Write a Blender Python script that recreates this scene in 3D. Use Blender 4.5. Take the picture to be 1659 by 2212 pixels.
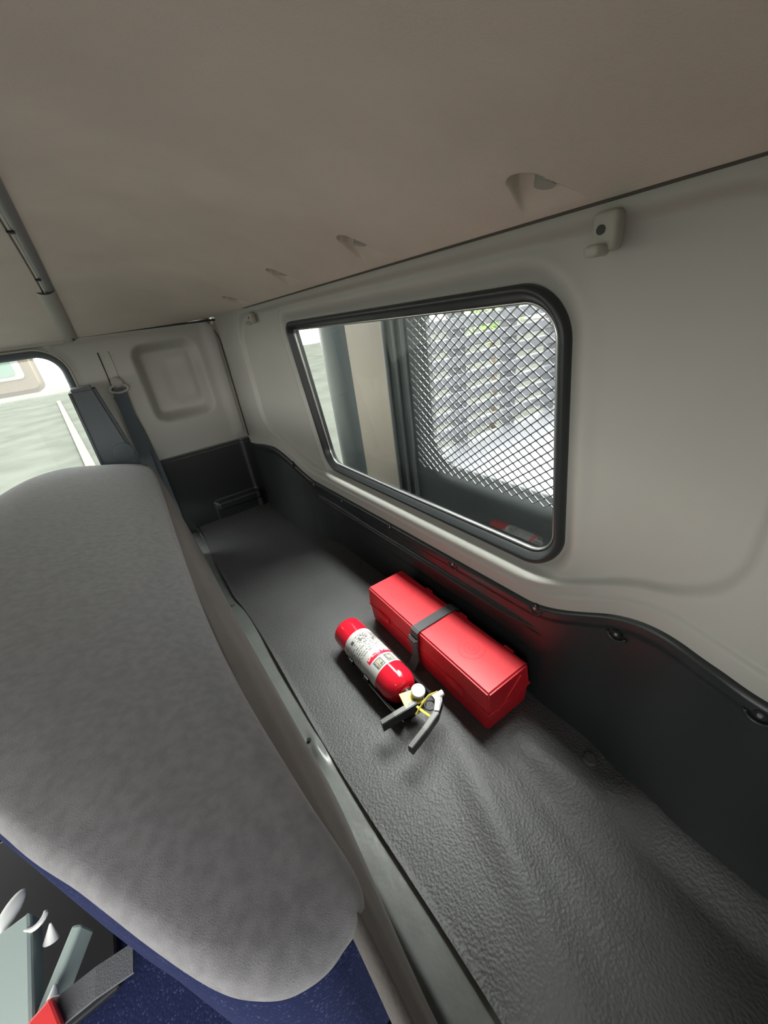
import bpy, bmesh, math, random
import numpy as np
from mathutils import Matrix, Vector
random.seed(4)
for o in list(bpy.data.objects): bpy.data.objects.remove(o)
S = bpy.context.scene
C = S.collection

# ------------------------------------------------------------------ camera
cam_d = bpy.data.cameras.new('camera'); cam = bpy.data.objects.new('camera', cam_d); C.objects.link(cam)
R = [(0.80457662, -0.36238379, 0.47046195), (-0.57997474, -0.3092594, 0.75364974), (-0.12761567, -0.87922501, -0.45899633)]
m = Matrix.Identity(4)
for i in range(3):
    m[i][0], m[i][1], m[i][2] = R[i][0], -R[i][1], -R[i][2]
m[2][3] = 0.8
cam.matrix_world = m
cam_d.sensor_fit = 'HORIZONTAL'; cam_d.sensor_width = 36; cam_d.lens = 831 / 1659 * 36
cam_d.clip_start = 0.01
S.camera = cam

# ------------------------------------------------------------------ sky and exposure
w = bpy.data.worlds.new('overcast_sky'); S.world = w; w.use_nodes = True
nt = w.node_tree; bg = nt.nodes['Background']
tc = nt.nodes.new('ShaderNodeTexCoord'); sp = nt.nodes.new('ShaderNodeSeparateXYZ'); rp = nt.nodes.new('ShaderNodeValToRGB')
nt.links.new(tc.outputs['Generated'], sp.inputs[0]); nt.links.new(sp.outputs['Z'], rp.inputs[0]); nt.links.new(rp.outputs[0], bg.inputs[0])
rp.color_ramp.elements[0].color = (1.0, 0.985, 0.93, 1); rp.color_ramp.elements[1].color = (0.86, 0.94, 1.0, 1)
bg.inputs[1].default_value = 4.6
S.view_settings.view_transform = 'Standard'; S.view_settings.look = 'None'
S.view_settings.gamma = 1; S.view_settings.use_curve_mapping = False
S.view_settings.exposure = 0.88
S.cycles.max_bounces = 14; S.cycles.diffuse_bounces = 7; S.cycles.transparent_max_bounces = 16
S.cycles.use_denoising = True
S.cycles.sample_clamp_indirect = 6

sun_d = bpy.data.lights.new('hazy_sun', 'SUN'); sun_d.energy = 15.0; sun_d.angle = math.radians(45); sun_d.color = (1.0, 0.98, 0.94)
sun = bpy.data.objects.new('hazy_sun', sun_d); C.objects.link(sun); sun.location = (4, 3, 8)
sun.rotation_euler = Vector((-0.34, -0.20, -0.92)).to_track_quat('-Z', 'Y').to_euler()

def portal(name, loc, direction, sx, sy):
    d = bpy.data.lights.new(name, 'AREA'); d.shape = 'RECTANGLE'; d.size = sx; d.size_y = sy
    o = bpy.data.objects.new(name, d); C.objects.link(o); o.location = loc
    o.rotation_euler = Vector(direction).to_track_quat('-Z', 'Y').to_euler()
    d.cycles.is_portal = True
portal('portal_rear_window', (0.60, 0.76, 0.58), (-1, 0, 0), 0.95, 0.55)
portal('portal_near_door', (-0.70, -0.22, 0.3), (0, 1, 0), 1.1, 1.2)
portal('portal_far_window', (-0.5, 1.92, 0.5), (0, -1, 0), 0.9, 0.75)
portal('portal_windscreen', (-1.95, 0.86, 0.45), (1, 0, 0), 1.9, 0.9)

# ------------------------------------------------------------------ materials
MATS = {}
def mat(name, col, rough=0.5, metal=0.0, spec=0.5, var=0.0, vscale=6, bump=0.0, bscale=200, btype='noise', sheen=0.0, emit=None, coat=0.0, col2=None, bdist=0.002):
    if name in MATS: return MATS[name]
    M = bpy.data.materials.new(name); M.use_nodes = True
    t = M.node_tree; b = t.nodes['Principled BSDF']
    b.inputs['Base Color'].default_value = (*col, 1); b.inputs['Roughness'].default_value = rough
    b.inputs['Metallic'].default_value = metal; b.inputs['Specular IOR Level'].default_value = spec
    b.inputs['Sheen Weight'].default_value = sheen; b.inputs['Coat Weight'].default_value = coat
    co = t.nodes.new('ShaderNodeTexCoord')
    if var > 0 or col2:
        n = t.nodes.new('ShaderNodeTexNoise'); n.inputs['Scale'].default_value = vscale; n.inputs['Detail'].default_value = 4
        t.links.new(co.outputs['Object'], n.inputs['Vector'])
        r = t.nodes.new('ShaderNodeValToRGB')
        c2 = col2 or tuple(c * (1 - var) for c in col)
        r.color_ramp.elements[0].position = 0.35; r.color_ramp.elements[1].position = 0.65
        r.color_ramp.elements[0].color = (*c2, 1); r.color_ramp.elements[1].color = (*(tuple(min(1, c * (1 + var)) for c in col)), 1)
        t.links.new(n.outputs['Fac'], r.inputs[0]); t.links.new(r.outputs[0], b.inputs['Base Color'])
    if bump > 0:
        if btype == 'noise':
            n2 = t.nodes.new('ShaderNodeTexNoise'); n2.inputs['Detail'].default_value = 3; out = n2.outputs['Fac']
        else:
            n2 = t.nodes.new('ShaderNodeTexVoronoi'); n2.feature = 'SMOOTH_F1'; out = n2.outputs['Distance']
        n2.inputs['Scale'].default_value = bscale
        t.links.new(co.outputs['Object'], n2.inputs['Vector'])
        bp = t.nodes.new('ShaderNodeBump'); bp.inputs['Strength'].default_value = bump; bp.inputs['Distance'].default_value = bdist
        t.links.new(out, bp.inputs['Height']); t.links.new(bp.outputs[0], b.inputs['Normal'])
    if emit:
        b.inputs['Emission Color'].default_value = (*emit[0], 1); b.inputs['Emission Strength'].default_value = emit[1]
    MATS[name] = M
    return M
def glass(name, tint=(0.93, 0.97, 0.95), refl=1.0):
    M = bpy.data.materials.new(name); M.use_nodes = True; t = M.node_tree
    for n in list(t.nodes):
        if n.type == 'BSDF_PRINCIPLED': t.nodes.remove(n)
    out = [n for n in t.nodes if n.type == 'OUTPUT_MATERIAL'][0]
    tr = t.nodes.new('ShaderNodeBsdfTransparent'); tr.inputs[0].default_value = (*tint, 1)
    gl = t.nodes.new('ShaderNodeBsdfGlossy'); gl.inputs['Roughness'].default_value = 0.03
    lw = t.nodes.new('ShaderNodeLayerWeight'); lw.inputs[0].default_value = 0.5
    pw = t.nodes.new('ShaderNodeMath'); pw.operation = 'POWER'; pw.inputs[1].default_value = 4.5; t.links.new(lw.outputs['Facing'], pw.inputs[0])
    fr = t.nodes.new('ShaderNodeMath'); fr.operation = 'MULTIPLY_ADD'; fr.inputs[1].default_value = 0.9; fr.inputs[2].default_value = 0.06; t.links.new(pw.outputs[0], fr.inputs[0])
    mx = t.nodes.new('ShaderNodeMixShader')
    t.links.new(fr.outputs[0], mx.inputs[0]); t.links.new(tr.outputs[0], mx.inputs[1]); t.links.new(gl.outputs[0], mx.inputs[2])
    t.links.new(mx.outputs[0], out.inputs[0]); MATS[name] = M
    return M
HEAD = mat('headliner_fabric', (0.66, 0.595, 0.525), 0.9, spec=0.2, var=0.05, vscale=5, bump=0.25, bscale=420)
GREY = mat('grey_plastic', (0.385, 0.383, 0.35), 0.55, spec=0.35, var=0.03, vscale=3, bump=0.06, bscale=500)
GREYB = mat('grey_plastic_trim', (0.385, 0.38, 0.335), 0.5, spec=0.35, bump=0.05, bscale=500)
DARK = mat('dark_plastic', (0.020, 0.024, 0.025), 0.36, spec=0.5, var=0.08, vscale=4, bump=0.08, bscale=380)
MAT_ = mat('black_rubber_mat', (0.072, 0.073, 0.073), 0.55, spec=0.5, var=0.10, vscale=5, bump=0.4, bscale=260, btype='voronoi', bdist=0.003)
STRIP = mat('dark_vinyl_edge', (0.15, 0.157, 0.15), 0.32, spec=0.6, var=0.1, vscale=12, bump=0.3, bscale=25, bdist=0.006)
CARPET = mat('grey_seat_carpet', (0.168, 0.163, 0.170), 0.95, spec=0.1, var=0.12, vscale=90, bump=0.28, bscale=950, sheen=0.4, bdist=0.003)
SKIRT = mat('grey_brown_skirt', (0.088, 0.078, 0.072), 0.85, spec=0.2, var=0.08, vscale=8, bump=0.25, bscale=300, sheen=0.2)
SLATE = mat('slate_seat_vinyl', (0.075, 0.088, 0.097), 0.6, spec=0.4, bump=0.1, bscale=300)
RUBBER = mat('black_rubber', (0.02, 0.024, 0.025), 0.4, spec=0.5)
RED = mat('red_plastic', (0.70, 0.022, 0.034), 0.42, spec=0.4, var=0.06, vscale=14, bump=0.05, bscale=160)
REDP = mat('red_gloss_paint', (0.70, 0.012, 0.030), 0.12, spec=0.5, coat=0.4)
BLACKM = mat('black_metal', (0.012, 0.012, 0.014), 0.35, spec=0.5)
STEEL = mat('bright_steel', (0.62, 0.62, 0.60), 0.28, metal=1.0)
GREYM = mat('grey_painted_metal', (0.33, 0.33, 0.32), 0.4, metal=0.6)
WHITEP = mat('white_plastic', (0.66, 0.66, 0.64), 0.4)
YELLOW = mat('yellow_plastic', (0.72, 0.60, 0.10), 0.4, var=0.08, vscale=60)
WEB = mat('grey_webbing', (0.10, 0.10, 0.105), 0.8, spec=0.25, bump=0.4, bscale=600)
BELT = mat('slate_belt_webbing', (0.085, 0.10, 0.11), 0.75, spec=0.25, bump=0.3, bscale=600)
GREENG = mat('grey_green_bracket', (0.36, 0.43, 0.40), 0.5, metal=0.1)
REDB = mat('red_button', (0.80, 0.05, 0.05), 0.4)
CREAM = mat('cream_painted_panel', (0.46, 0.395, 0.325), 0.5, var=0.04, vscale=3)
BODY = mat('dark_grey_body_paint', (0.058, 0.066, 0.066), 0.4, var=0.1, vscale=4)
MESHM = mat('galvanised_mesh', (0.13, 0.13, 0.13), 0.5, metal=0.1)
RAIL = mat('grey_rail_paint', (0.085, 0.086, 0.095), 0.5, var=0.1, vscale=8)
CONC = mat('yard_pavement', (0.046, 0.048, 0.041), 0.9, spec=0.0, var=0.12, vscale=0.8, bump=0.2, bscale=8)
KERB = mat('pale_kerb', (0.10, 0.092, 0.068), 0.9, spec=0.0)
GLASS = glass('window_glass')
# blue knitted seat cloth
def blue_cloth():
    M = bpy.data.materials.new('blue_seat_cloth'); M.use_nodes = True; t = M.node_tree; b = t.nodes['Principled BSDF']
    co = t.nodes.new('ShaderNodeTexCoord'); v = t.nodes.new('ShaderNodeTexVoronoi'); v.inputs['Scale'].default_value = 300
    t.links.new(co.outputs['Object'], v.inputs['Vector'])
    n = t.nodes.new('ShaderNodeTexNoise'); n.inputs['Scale'].default_value = 70; t.links.new(co.outputs['Object'], n.inputs['Vector'])
    r = t.nodes.new('ShaderNodeValToRGB'); r.color_ramp.elements[0].color = (0.068, 0.082, 0.175, 1); r.color_ramp.elements[1].color = (0.013, 0.017, 0.052, 1)
    r.color_ramp.elements[0].position = 0.25; r.color_ramp.elements[1].position = 0.62
    mx = t.nodes.new('ShaderNodeMath'); mx.operation = 'ADD'
    ml = t.nodes.new('ShaderNodeMath'); ml.operation = 'MULTIPLY'; ml.inputs[1].default_value = 0.6
    t.links.new(n.outputs['Fac'], ml.inputs[0]); t.links.new(v.outputs['Distance'], mx.inputs[0]); t.links.new(ml.outputs[0], mx.inputs[1])
    t.links.new(mx.outputs[0], r.inputs[0]); t.links.new(r.outputs[0], b.inputs['Base Color'])
    b.inputs['Roughness'].default_value = 0.95; b.inputs['Specular IOR Level'].default_value = 0.1
    bp = t.nodes.new('ShaderNodeBump'); bp.inputs['Strength'].default_value = 0.2; bp.inputs['Distance'].default_value = 0.002
    t.links.new(v.outputs['Distance'], bp.inputs['Height']); t.links.new(bp.outputs[0], b.inputs['Normal'])
    return M
BLUE = blue_cloth()
# printed extinguisher label: u runs round the bottle, v along it
def label_mat():
    M = bpy.data.materials.new('printed_label'); M.use_nodes = True; t = M.node_tree; b = t.nodes['Principled BSDF']; b.inputs['Roughness'].default_value = 0.3
    uv = t.nodes.new('ShaderNodeUVMap'); sp = t.nodes.new('ShaderNodeSeparateXYZ'); t.links.new(uv.outputs[0], sp.inputs[0])
    def math_(op, a, bb):
        n = t.nodes.new('ShaderNodeMath'); n.operation = op
        for i, x in enumerate((a, bb)):
            if x is None: continue
            if isinstance(x, (int, float)): n.inputs[i].default_value = x
            else: t.links.new(x, n.inputs[i])
        return n.outputs[0]
    u, v = sp.outputs['X'], sp.outputs['Y']
    def box(u0, u1, v0, v1):
        return math_('MULTIPLY', math_('MULTIPLY', math_('GREATER_THAN', u, u0), math_('LESS_THAN', u, u1)), math_('MULTIPLY', math_('GREATER_THAN', v, v0), math_('LESS_THAN', v, v1)))
    # rows of small print: lines in v, broken words in u
    row = math_('GREATER_THAN', math_('SINE', math_('MULTIPLY', v, 120.0), None), 0.1)
    mp = t.nodes.new('ShaderNodeMapping'); mp.inputs['Scale'].default_value = (34, 19, 1); t.links.new(uv.outputs[0], mp.inputs[0])
    nz = t.nodes.new('ShaderNodeTexNoise'); nz.inputs['Scale'].default_value = 1.0; nz.inputs['Detail'].default_value = 1; t.links.new(mp.outputs[0], nz.inputs['Vector'])
    word = math_('GREATER_THAN', nz.outputs['Fac'], 0.48)
    txt = math_('MULTIPLY', row, word)
    cur = None
    def lay(prev, fac, col):
        mx = t.nodes.new('ShaderNodeMix'); mx.data_type = 'RGBA'; t.links.new(fac, mx.inputs[0])
        if isinstance(prev, tuple): mx.inputs[6].default_value = (*prev, 1)
        else: t.links.new(prev, mx.inputs[6])
        mx.inputs[7].default_value = (*col, 1); return mx.outputs[2]
    cur = lay((0.60, 0.60, 0.57), math_('MULTIPLY', txt, box(0.12, 0.92, 0.10, 0.56)), (0.20, 0.19, 0.18))
    cur = lay(cur, box(0.30, 0.36, 0.12, 0.19), (0.10, 0.08, 0.08))
    cur = lay(cur, box(0.62, 0.66, 0.30, 0.36), (0.12, 0.09, 0.09))
    for (a, c) in ((0.44, 0.58), (0.66, 0.78)):
        cur = lay(cur, math_('MULTIPLY', box(a, c, 0.12, 0.34), word), (0.16, 0.14, 0.13))
    cur = lay(cur, box(0.30, 0.95, 0.66, 0.76), (0.66, 0.02, 0.06))
    cur = lay(cur, math_('MULTIPLY', box(0.30, 0.95, 0.66, 0.76), math_('MULTIPLY', word, math_('LESS_THAN', v, 0.70))), (0.80, 0.55, 0.50))
    for i, c in enumerate(((0.35, 0.50), (0.55, 0.68), (0.74, 0.88))):
        cur = lay(cur, box(c[0], c[1], 0.79, 0.97), (0.14, 0.15, 0.15))
        cur = lay(cur, math_('MULTIPLY', box(c[0] + .02, c[1] - .02, 0.81, 0.95), word), (0.48, 0.43, 0.32))
    t.links.new(cur, b.inputs['Base Color'])
    return M
LABEL = label_mat()

# ------------------------------------------------------------------ helpers
def ss(a, b, t):
    t = max(0.0, min(1.0, (t - a) / (b - a))); return t * t * (3 - 2 * t)
def mesh_obj(name, verts, faces, m, parent=None, smooth=True, autos=None):
    me = bpy.data.meshes.new(name); me.from_pydata([tuple(v) for v in verts], [], faces); me.update()
    if smooth:
        for p in me.polygons: p.use_smooth = True
    me.materials.append(m)
    o = bpy.data.objects.new(name, me); C.objects.link(o)
    if parent: o.parent = parent
    return o
def bm_obj(name, bm, m, parent=None, smooth=False, angle=None):
    me = bpy.data.meshes.new(name); bmesh.ops.recalc_face_normals(bm, faces=bm.faces); bm.to_mesh(me); bm.free()
    if smooth:
        for p in me.polygons: p.use_smooth = True
        if angle: me.set_sharp_from_angle(angle=math.radians(angle))
    me.materials.append(m)
    o = bpy.data.objects.new(name, me); C.objects.link(o)
    if parent: o.parent = parent
    return o
def box_bm(bm, c, s, rot=None, bevel=0.0, seg=2):
    g = bmesh.ops.create_cube(bm, size=1.0)
    vs = g['verts']
    M_ = Matrix.Translation(Vector(c)) @ (rot.to_4x4() if rot else Matrix.Identity(4)) @ Matrix.Diagonal((*s, 1))
    bmesh.ops.transform(bm, matrix=M_, verts=vs)
    if bevel > 0:
        es = list({e for v in vs for e in v.link_edges})
        bmesh.ops.bevel(bm, geom=es, offset=bevel, segments=seg, affect='EDGES', profile=0.5)
def cyl_bm(bm, p0, p1, r0, r1=None, seg=20, cap=True):
    p0, p1 = Vector(p0), Vector(p1); d = p1 - p0
    g = bmesh.ops.create_cone(bm, cap_ends=cap, segments=seg, radius1=r0, radius2=r0 if r1 is None else r1, depth=d.length)
    q = d.to_track_quat('Z', 'Y').to_matrix().to_4x4()
    bmesh.ops.transform(bm, matrix=Matrix.Translation((p0 + p1) / 2) @ q, verts=g['verts'])
def lathe(name, prof, p0, axis, m, parent=None, seg=40):
    """prof: (distance along axis, radius)"""
    q = Vector(axis).to_track_quat('Z', 'Y').to_matrix(); p0 = Vector(p0)
    vs, fs = [], []
    for (t, r) in prof:
        for k in range(seg):
            a = 2 * math.pi * k / seg; vs.append(p0 + q @ Vector((r * math.cos(a), r * math.sin(a), t)))
    for i in range(len(prof) - 1):
        for k in range(seg):
            k2 = (k + 1) % seg
            fs.append((i * seg + k, i * seg + k2, (i + 1) * seg + k2, (i + 1) * seg + k))
    fs.append(tuple(range(seg))[::-1]); fs.append(tuple((len(prof) - 1) * seg + k for k in range(seg)))
    o = mesh_obj(name, vs, fs, m, parent); o.data.set_sharp_from_angle(angle=math.radians(50)); return o
def tube(name, pts, r, m, parent=None, seg=8, closed=False):
    """pts: list of 3D points; r number or list"""
    P = [Vector(p) for p in pts]; n = len(P); vs, fs = [], []
    prev = None
    for i in range(n):
        if closed: d = P[(i + 1) % n] - P[i - 1]
        else: d = P[min(i + 1, n - 1)] - P[max(i - 1, 0)]
        d.normalize()
        if prev is None:
            a = Vector((0, 0, 1)) if abs(d.z) < 0.9 else Vector((1, 0, 0)); u = d.cross(a).normalized()
        else: u = (prev - d * prev.dot(d)).normalized()
        prev = u; v = d.cross(u); rr = r[i] if isinstance(r, (list, tuple)) else r
        for k in range(seg):
            a = 2 * math.pi * k / seg; vs.append(P[i] + (u * math.cos(a) + v * math.sin(a)) * rr)
    for i in range(n if closed else n - 1):
        j = (i + 1) % n
        for k in range(seg):
            k2 = (k + 1) % seg; fs.append((i * seg + k, i * seg + k2, j * seg + k2, j * seg + k))
    if not closed: fs.append(tuple(range(seg))[::-1]); fs.append(tuple((n - 1) * seg + k for k in range(seg)))
    return mesh_obj(name, vs, fs, m, parent)
def ribbon(name, pts, wdir, width, thick, m, parent=None):
    """flat strap along pts; wdir: width direction"""
    P = [Vector(p) for p in pts]; wd = Vector(wdir).normalized(); vs, fs = [], []
    n = len(P)
    for i in range(n):
        d = (P[min(i + 1, n - 1)] - P[max(i - 1, 0)]).normalized(); nn = d.cross(wd).normalized()
        for (a, b) in ((-1, -1), (1, -1), (1, 1), (-1, 1)):
            vs.append(P[i] + wd * a * width / 2 + nn * b * thick / 2)
    for i in range(n - 1):
        for k in range(4):
            k2 = (k + 1) % 4; fs.append((i * 4 + k, i * 4 + k2, i * 4 + 4 + k2, i * 4 + 4 + k))
    fs.append((3, 2, 1, 0)); fs.append(tuple((n - 1) * 4 + k for k in range(4)))
    return mesh_obj(name, vs, fs, m, parent, smooth=False)
def grid(name, us, vs_, f, m, parent=None, keep=None, flip=False):
    nu, nv = len(us), len(vs_); V = [f(u, v) for u in us for v in vs_]; F = []
    for i in range(nu - 1):
        for j in range(nv - 1):
            if keep and not keep((us[i] + us[i + 1]) / 2, (vs_[j] + vs_[j + 1]) / 2): continue
            q = (i * nv + j, (i + 1) * nv + j, (i + 1) * nv + j + 1, i * nv + j + 1)
            F.append(q[::-1] if flip else q)
    o = mesh_obj(name, V, F, m, parent)
    if keep:
        bm = bmesh.new(); bm.from_mesh(o.data)
        bmesh.ops.delete(bm, geom=[v for v in bm.verts if not v.link_faces], context='VERTS'); bm.to_mesh(o.data); bm.free()
    return o
def lin(a, b, n): return [a + (b - a) * i / (n - 1) for i in range(n)]
def spline(pts, n, closed=True):
    out = []; P = [Vector(p) for p in pts]; k = len(P); segs = k if closed else k - 1
    for i in range(n):
        t = i / n * segs if closed else i / (n - 1) * segs
        a = min(int(t), segs - 1); f = t - a
        g = (lambda j: P[j % k]) if closed else (lambda j: P[max(0, min(k - 1, j))])
        p0, p1, p2, p3 = g(a - 1), g(a), g(a + 1), g(a + 2)
        out.append(0.5 * ((2 * p1) + (p2 - p0) * f + (2 * p0 - 5 * p1 + 4 * p2 - p3) * f * f + (3 * p1 - p0 - 3 * p2 + p3) * f ** 3))
    return out
def rrect(cx, cy, hx, hy, r, n=10):
    """rounded rectangle outline; r: four radii (++,-+,--,+-)"""
    if not isinstance(r, (list, tuple)): r = (r,) * 4
    out = []
    for q, (sx, sy) in enumerate(((1, 1), (-1, 1), (-1, -1), (1, -1))):
        for k in range(n + 1):
            a = math.pi / 2 * (q + k / n)
            out.append((cx + sx * (hx - r[q]) + r[q] * math.cos(a), cy + sy * (hy - r[q]) + r[q] * math.sin(a)))
    return out
def sd_rrect(x, y, cx, cy, hx, hy, r):
    qx, qy = abs(x - cx) - hx + r, abs(y - cy) - hy + r
    return math.hypot(max(qx, 0), max(qy, 0)) + min(max(qx, qy), 0) - r
def thing(name, label, cat, loc=(0, 0, 0), group=None):
    o = bpy.data.objects.new(name, None); C.objects.link(o); o.location = loc; o.empty_display_size = 0.05
    return tag(o, label, cat, group)
def tag(o, label, cat, group=None, kind=None):
    o['label'] = label; o['category'] = cat
    if group: o['group'] = group
    if kind: o['kind'] = kind
    return o
def struct(o, label, cat):
    o['kind'] = 'structure'; return tag(o, label, cat)
def adopt(parent):
    """children were built in world space: keep them there under a moved parent"""
    bpy.context.view_layer.update()
    for ch in parent.children: ch.matrix_parent_inverse = parent.matrix_world.inverted()

# ------------------------------------------------------------------ shape of the cab
Y_FAR, Y_NEAR = 1.87, -0.18
def wall_base(z): return 0.53 if z < 0.4 else 0.53 - 0.1 * (z - 0.4)
def XW(y, z):
    b = wall_base(z); s = max(ss(1.30, 1.62, y), 1 - ss(0.02, 0.22, y)); return b + (0.478 - b) * s
def darktop(y):
    return 0.267 + 0.105 * (1 - ss(0.09, 0.36, y)) - 0.008 * (1 - ss(0.0, 0.06, y)) + 0.105 * ss(1.30, 1.56, y) - 0.034 * ss(1.56, 1.87, y)
def zc(y): return 1.02 - 0.165 * (y - 0.87) ** 2
def roof_z(x, y):
    xx = max(0.0, min(1.0, x / 0.484)); return 0.870 + (zc(y) - 0.870) * (1 - xx * xx)
WIN = (0.764, 0.5695, 0.453, 0.2385)          # rear window: centre y, centre z, half sizes (outer seal)
WR = 0.075
def win_sd(y, z):
    r = 0.03 if (y > WIN[0] and z > WIN[1]) else WR
    return sd_rrect(y, z, *WIN, r)

# ---- rear wall: light upper panel with window opening, pressed field and flange
def field_sd(y, z):
    top, lo = 0.853, darktop(y) + 0.052
    c = (top + lo) / 2; return sd_rrect(y, z, 0.835, c, 0.77, (top - lo) / 2, 0.10)
def wall_pt(y, z):
    d = field_sd(y, z); x = XW(y, z) + 0.016 * (1 - ss(-0.007, 0.007, d))
    d2 = abs(z - (darktop(y) + 0.028)); x -= 0.006 * (1 - ss(-0.004, 0.004, z - (darktop(y) + 0.026)))
    w_ = win_sd(y, z); x += 0.012 * (1 - ss(0.0, 0.028, w_)) - 0.005 * ss(0.0, 0.03, w_) * (1 - ss(0.03, 0.05, w_))
    return x
ys = lin(Y_NEAR, Y_FAR + 0.01, 420)
def wall_f(u, v):
    z0 = darktop(u) - 0.02; z = z0 + (0.872 - z0) * v; return (wall_pt(u, z), u, z)
def wall_keep(u, v):
    z0 = darktop(u) - 0.02; return win_sd(u, z0 + (0.872 - z0) * v) > -0.012
wall = grid('wall_rear', ys, lin(0, 1, 180), wall_f, GREY, keep=wall_keep)
struct(wall, 'light grey moulded rear cab panel around the long window', 'wall')
# ---- lower dark panel
def low_f(u, v):
    top = darktop(u); z = -0.02 + (top + 0.02) * v
    x = XW(u, z) - 0.007
    x += 0.010 * ss(top - 0.006, top + 0.001, z)                               # rounded top lip
    x -= 0.006 * ss(top - 0.040, top - 0.022, z) * (1 - ss(top - 0.010, top - 0.006, z))
    run = ss(0.30, 0.44, u) * (1 - ss(1.20, 1.34, u))
    x += 0.014 * run * (1 - ss(0.186, 0.196, z)) - 0.010 * run * math.exp(-((z - 0.199) / 0.005) ** 2)
    x += 0.006 * run * (1 - ss(0.128, 0.136, z))
    return (x, u, z)
low = grid('lower_panel', ys, lin(0, 1, 110), low_f, DARK, parent=wall)
low['label'] = 'black plastic lower panel with screwed wavy top edge'
ledge = tube('panel_edge_lip', [(XW(y, darktop(y)) - 0.004, y, darktop(y) - 0.001) for y in lin(Y_NEAR, Y_FAR, 160)], 0.0016, RUBBER, low, 6)
for (y, z) in ((1.432, 0.312), (1.300, 0.252), (1.085, 0.248), (0.808, 0.253), (0.556, 0.250), (0.333, 0.258), (0.186, 0.303), (0.010, 0.343)):
    x = XW(y, z) - 0.013
    cup = tube('screw_cup', [(x, y + 0.013 * math.cos(a), z - 0.002 + 0.011 * math.sin(a)) for a in lin(math.pi, 2 * math.pi, 14)], 0.0028, DARK, low, 6)
    bm = bmesh.new(); cyl_bm(bm, (x + 0.006, y, z), (x - 0.001, y, z), 0.0085, 0.0065, 16); bm_obj('screw', bm, BLACKM, low, True, 40)
    bm = bmesh.new(); cyl_bm(bm, (x - 0.001, y, z), (x - 0.003, y, z), 0.003, 0.0022, 10); bm_obj('screw_head', bm, STEEL if y > 0.9 else GREYM, low, True, 40)

# ---- rear window: rubber seal, bright inner bead, pane
win = bpy.data.objects.new('window_1', None); C.objects.link(win); struct(win, 'long rear cab window with black rubber seal', 'window')
def win_loop(inset, xoff, n=14):
    rr = [max(0.01, q - inset) for q in (0.035, WR, WR, WR)]
    # order of radii follows (+y+z, -y+z, -y-z, +y-z)
    return [(wall_base(z) + 0.011 + xoff, y, z) for (y, z) in rrect(WIN[0], WIN[1], WIN[2] - inset, WIN[3] - inset, rr, n)]
def ring(name, prof, m, parent):
    """prof: list of (inset, xoff) swept round the window outline"""
    loops = [win_loop(a, b) for (a, b) in prof]; n = len(loops[0]); k = len(loops)
    V = [p for l in loops for p in l]; F = []
    for i in range(k):
        j = (i + 1) % k
        for q in range(n):
            q2 = (q + 1) % n; F.append((i * n + q, i * n + q2, j * n + q2, j * n + q))
    return mesh_obj(name, V, F, m, parent)
ring('rubber_seal', [(-0.001, 0.012), (0.001, 0.003), (0.006, 0.0), (0.012, 0.004), (0.016, 0.012), (0.022, 0.018), (0.022, 0.030), (0.0, 0.030)], RUBBER, win)
ring('inner_bead', [(0.0215, 0.016), (0.0255, 0.019), (0.0255, 0.023), (0.0215, 0.023)], STEEL, win)
lp = win_loop(0.020, 0.024)
mesh_obj('pane', lp, [tuple(range(len(lp)))], GLASS, win, smooth=False)
# outer sheet-metal collar round the opening (keeps daylight out of the trim gap)
ring('metal_collar', [(-0.10, 0.034), (0.012, 0.034), (0.012, 0.040), (-0.10, 0.040)], BODY, win)

# ---- headliner with clip dimples
DIMP = [(0.420, 0.312), (0.416, 0.652), (0.416, 0.985), (0.420, 1.395)]
def ceil_f(u, v):
    z = roof_z(u, v)
    for (cx, cy) in DIMP:
        du, dv = u - cx, v - cy
        if abs(du) < 0.09 and abs(dv) < 0.06:
            if du < 0: d = math.hypot(du, dv) - 0.019
            else: d = abs(dv) - 0.019 - 0.40 * du
            z += 0.040 * (1 - ss(-0.004, 0.001, d)) * (1 - ss(-0.01, 0.052, du) ** 0.7)
    return (u, v, z)
def yset(a, b, step, fine, centres, half):
    out = []; y = a
    while y < b:
        out.append(y); y += fine if any(abs(y - c) < half for c in centres) else step
    out.append(b); return out
cx_ = lin(-0.045, 0.385, 42)[:-1] + lin(0.385, 0.487, 76)
ceil = grid('ceiling', cx_, yset(Y_NEAR - 0.02, Y_FAR + 0.004, 0.012, 0.0018, [c[1] for c in DIMP], 0.048), ceil_f, HEAD, flip=True)
struct(ceil, 'warm grey fabric headliner with moulded clip dimples', 'ceiling')
for (cx, cy) in DIMP:
    bm = bmesh.new(); z = roof_z(cx + 0.012, cy - 0.012)
    n = Vector((-0.25, 0.05, -1)).normalized(); p = Vector((cx + 0.012, cy - 0.012, z + 0.003))
    cyl_bm(bm, p - n * 0.012, p + n * 0.002, 0.0115, 0.0105, 20)
    bm_obj('headliner_clip', bm, GREYB, ceil, True, 40)
fc = grid('front_headliner', lin(-1.75, -0.030, 40), lin(Y_NEAR - 0.02, Y_FAR, 60), lambda u, v: (u, v, zc(v) - 0.006 - 0.16 * ss(-1.2, -1.75, u) - 0.02 * ss(-0.10, -0.03, u) * 0), HEAD, parent=ceil, flip=True)
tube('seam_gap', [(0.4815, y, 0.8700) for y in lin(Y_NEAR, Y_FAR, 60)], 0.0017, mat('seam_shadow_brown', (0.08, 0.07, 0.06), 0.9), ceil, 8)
# roof skin above the lining
bm = bmesh.new(); box_bm(bm, (-0.62, 0.845, 1.085), (2.50, 2.2, 0.03), bevel=0.01); o = bm_obj('roof_skin', bm, BODY, ceil)

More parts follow.
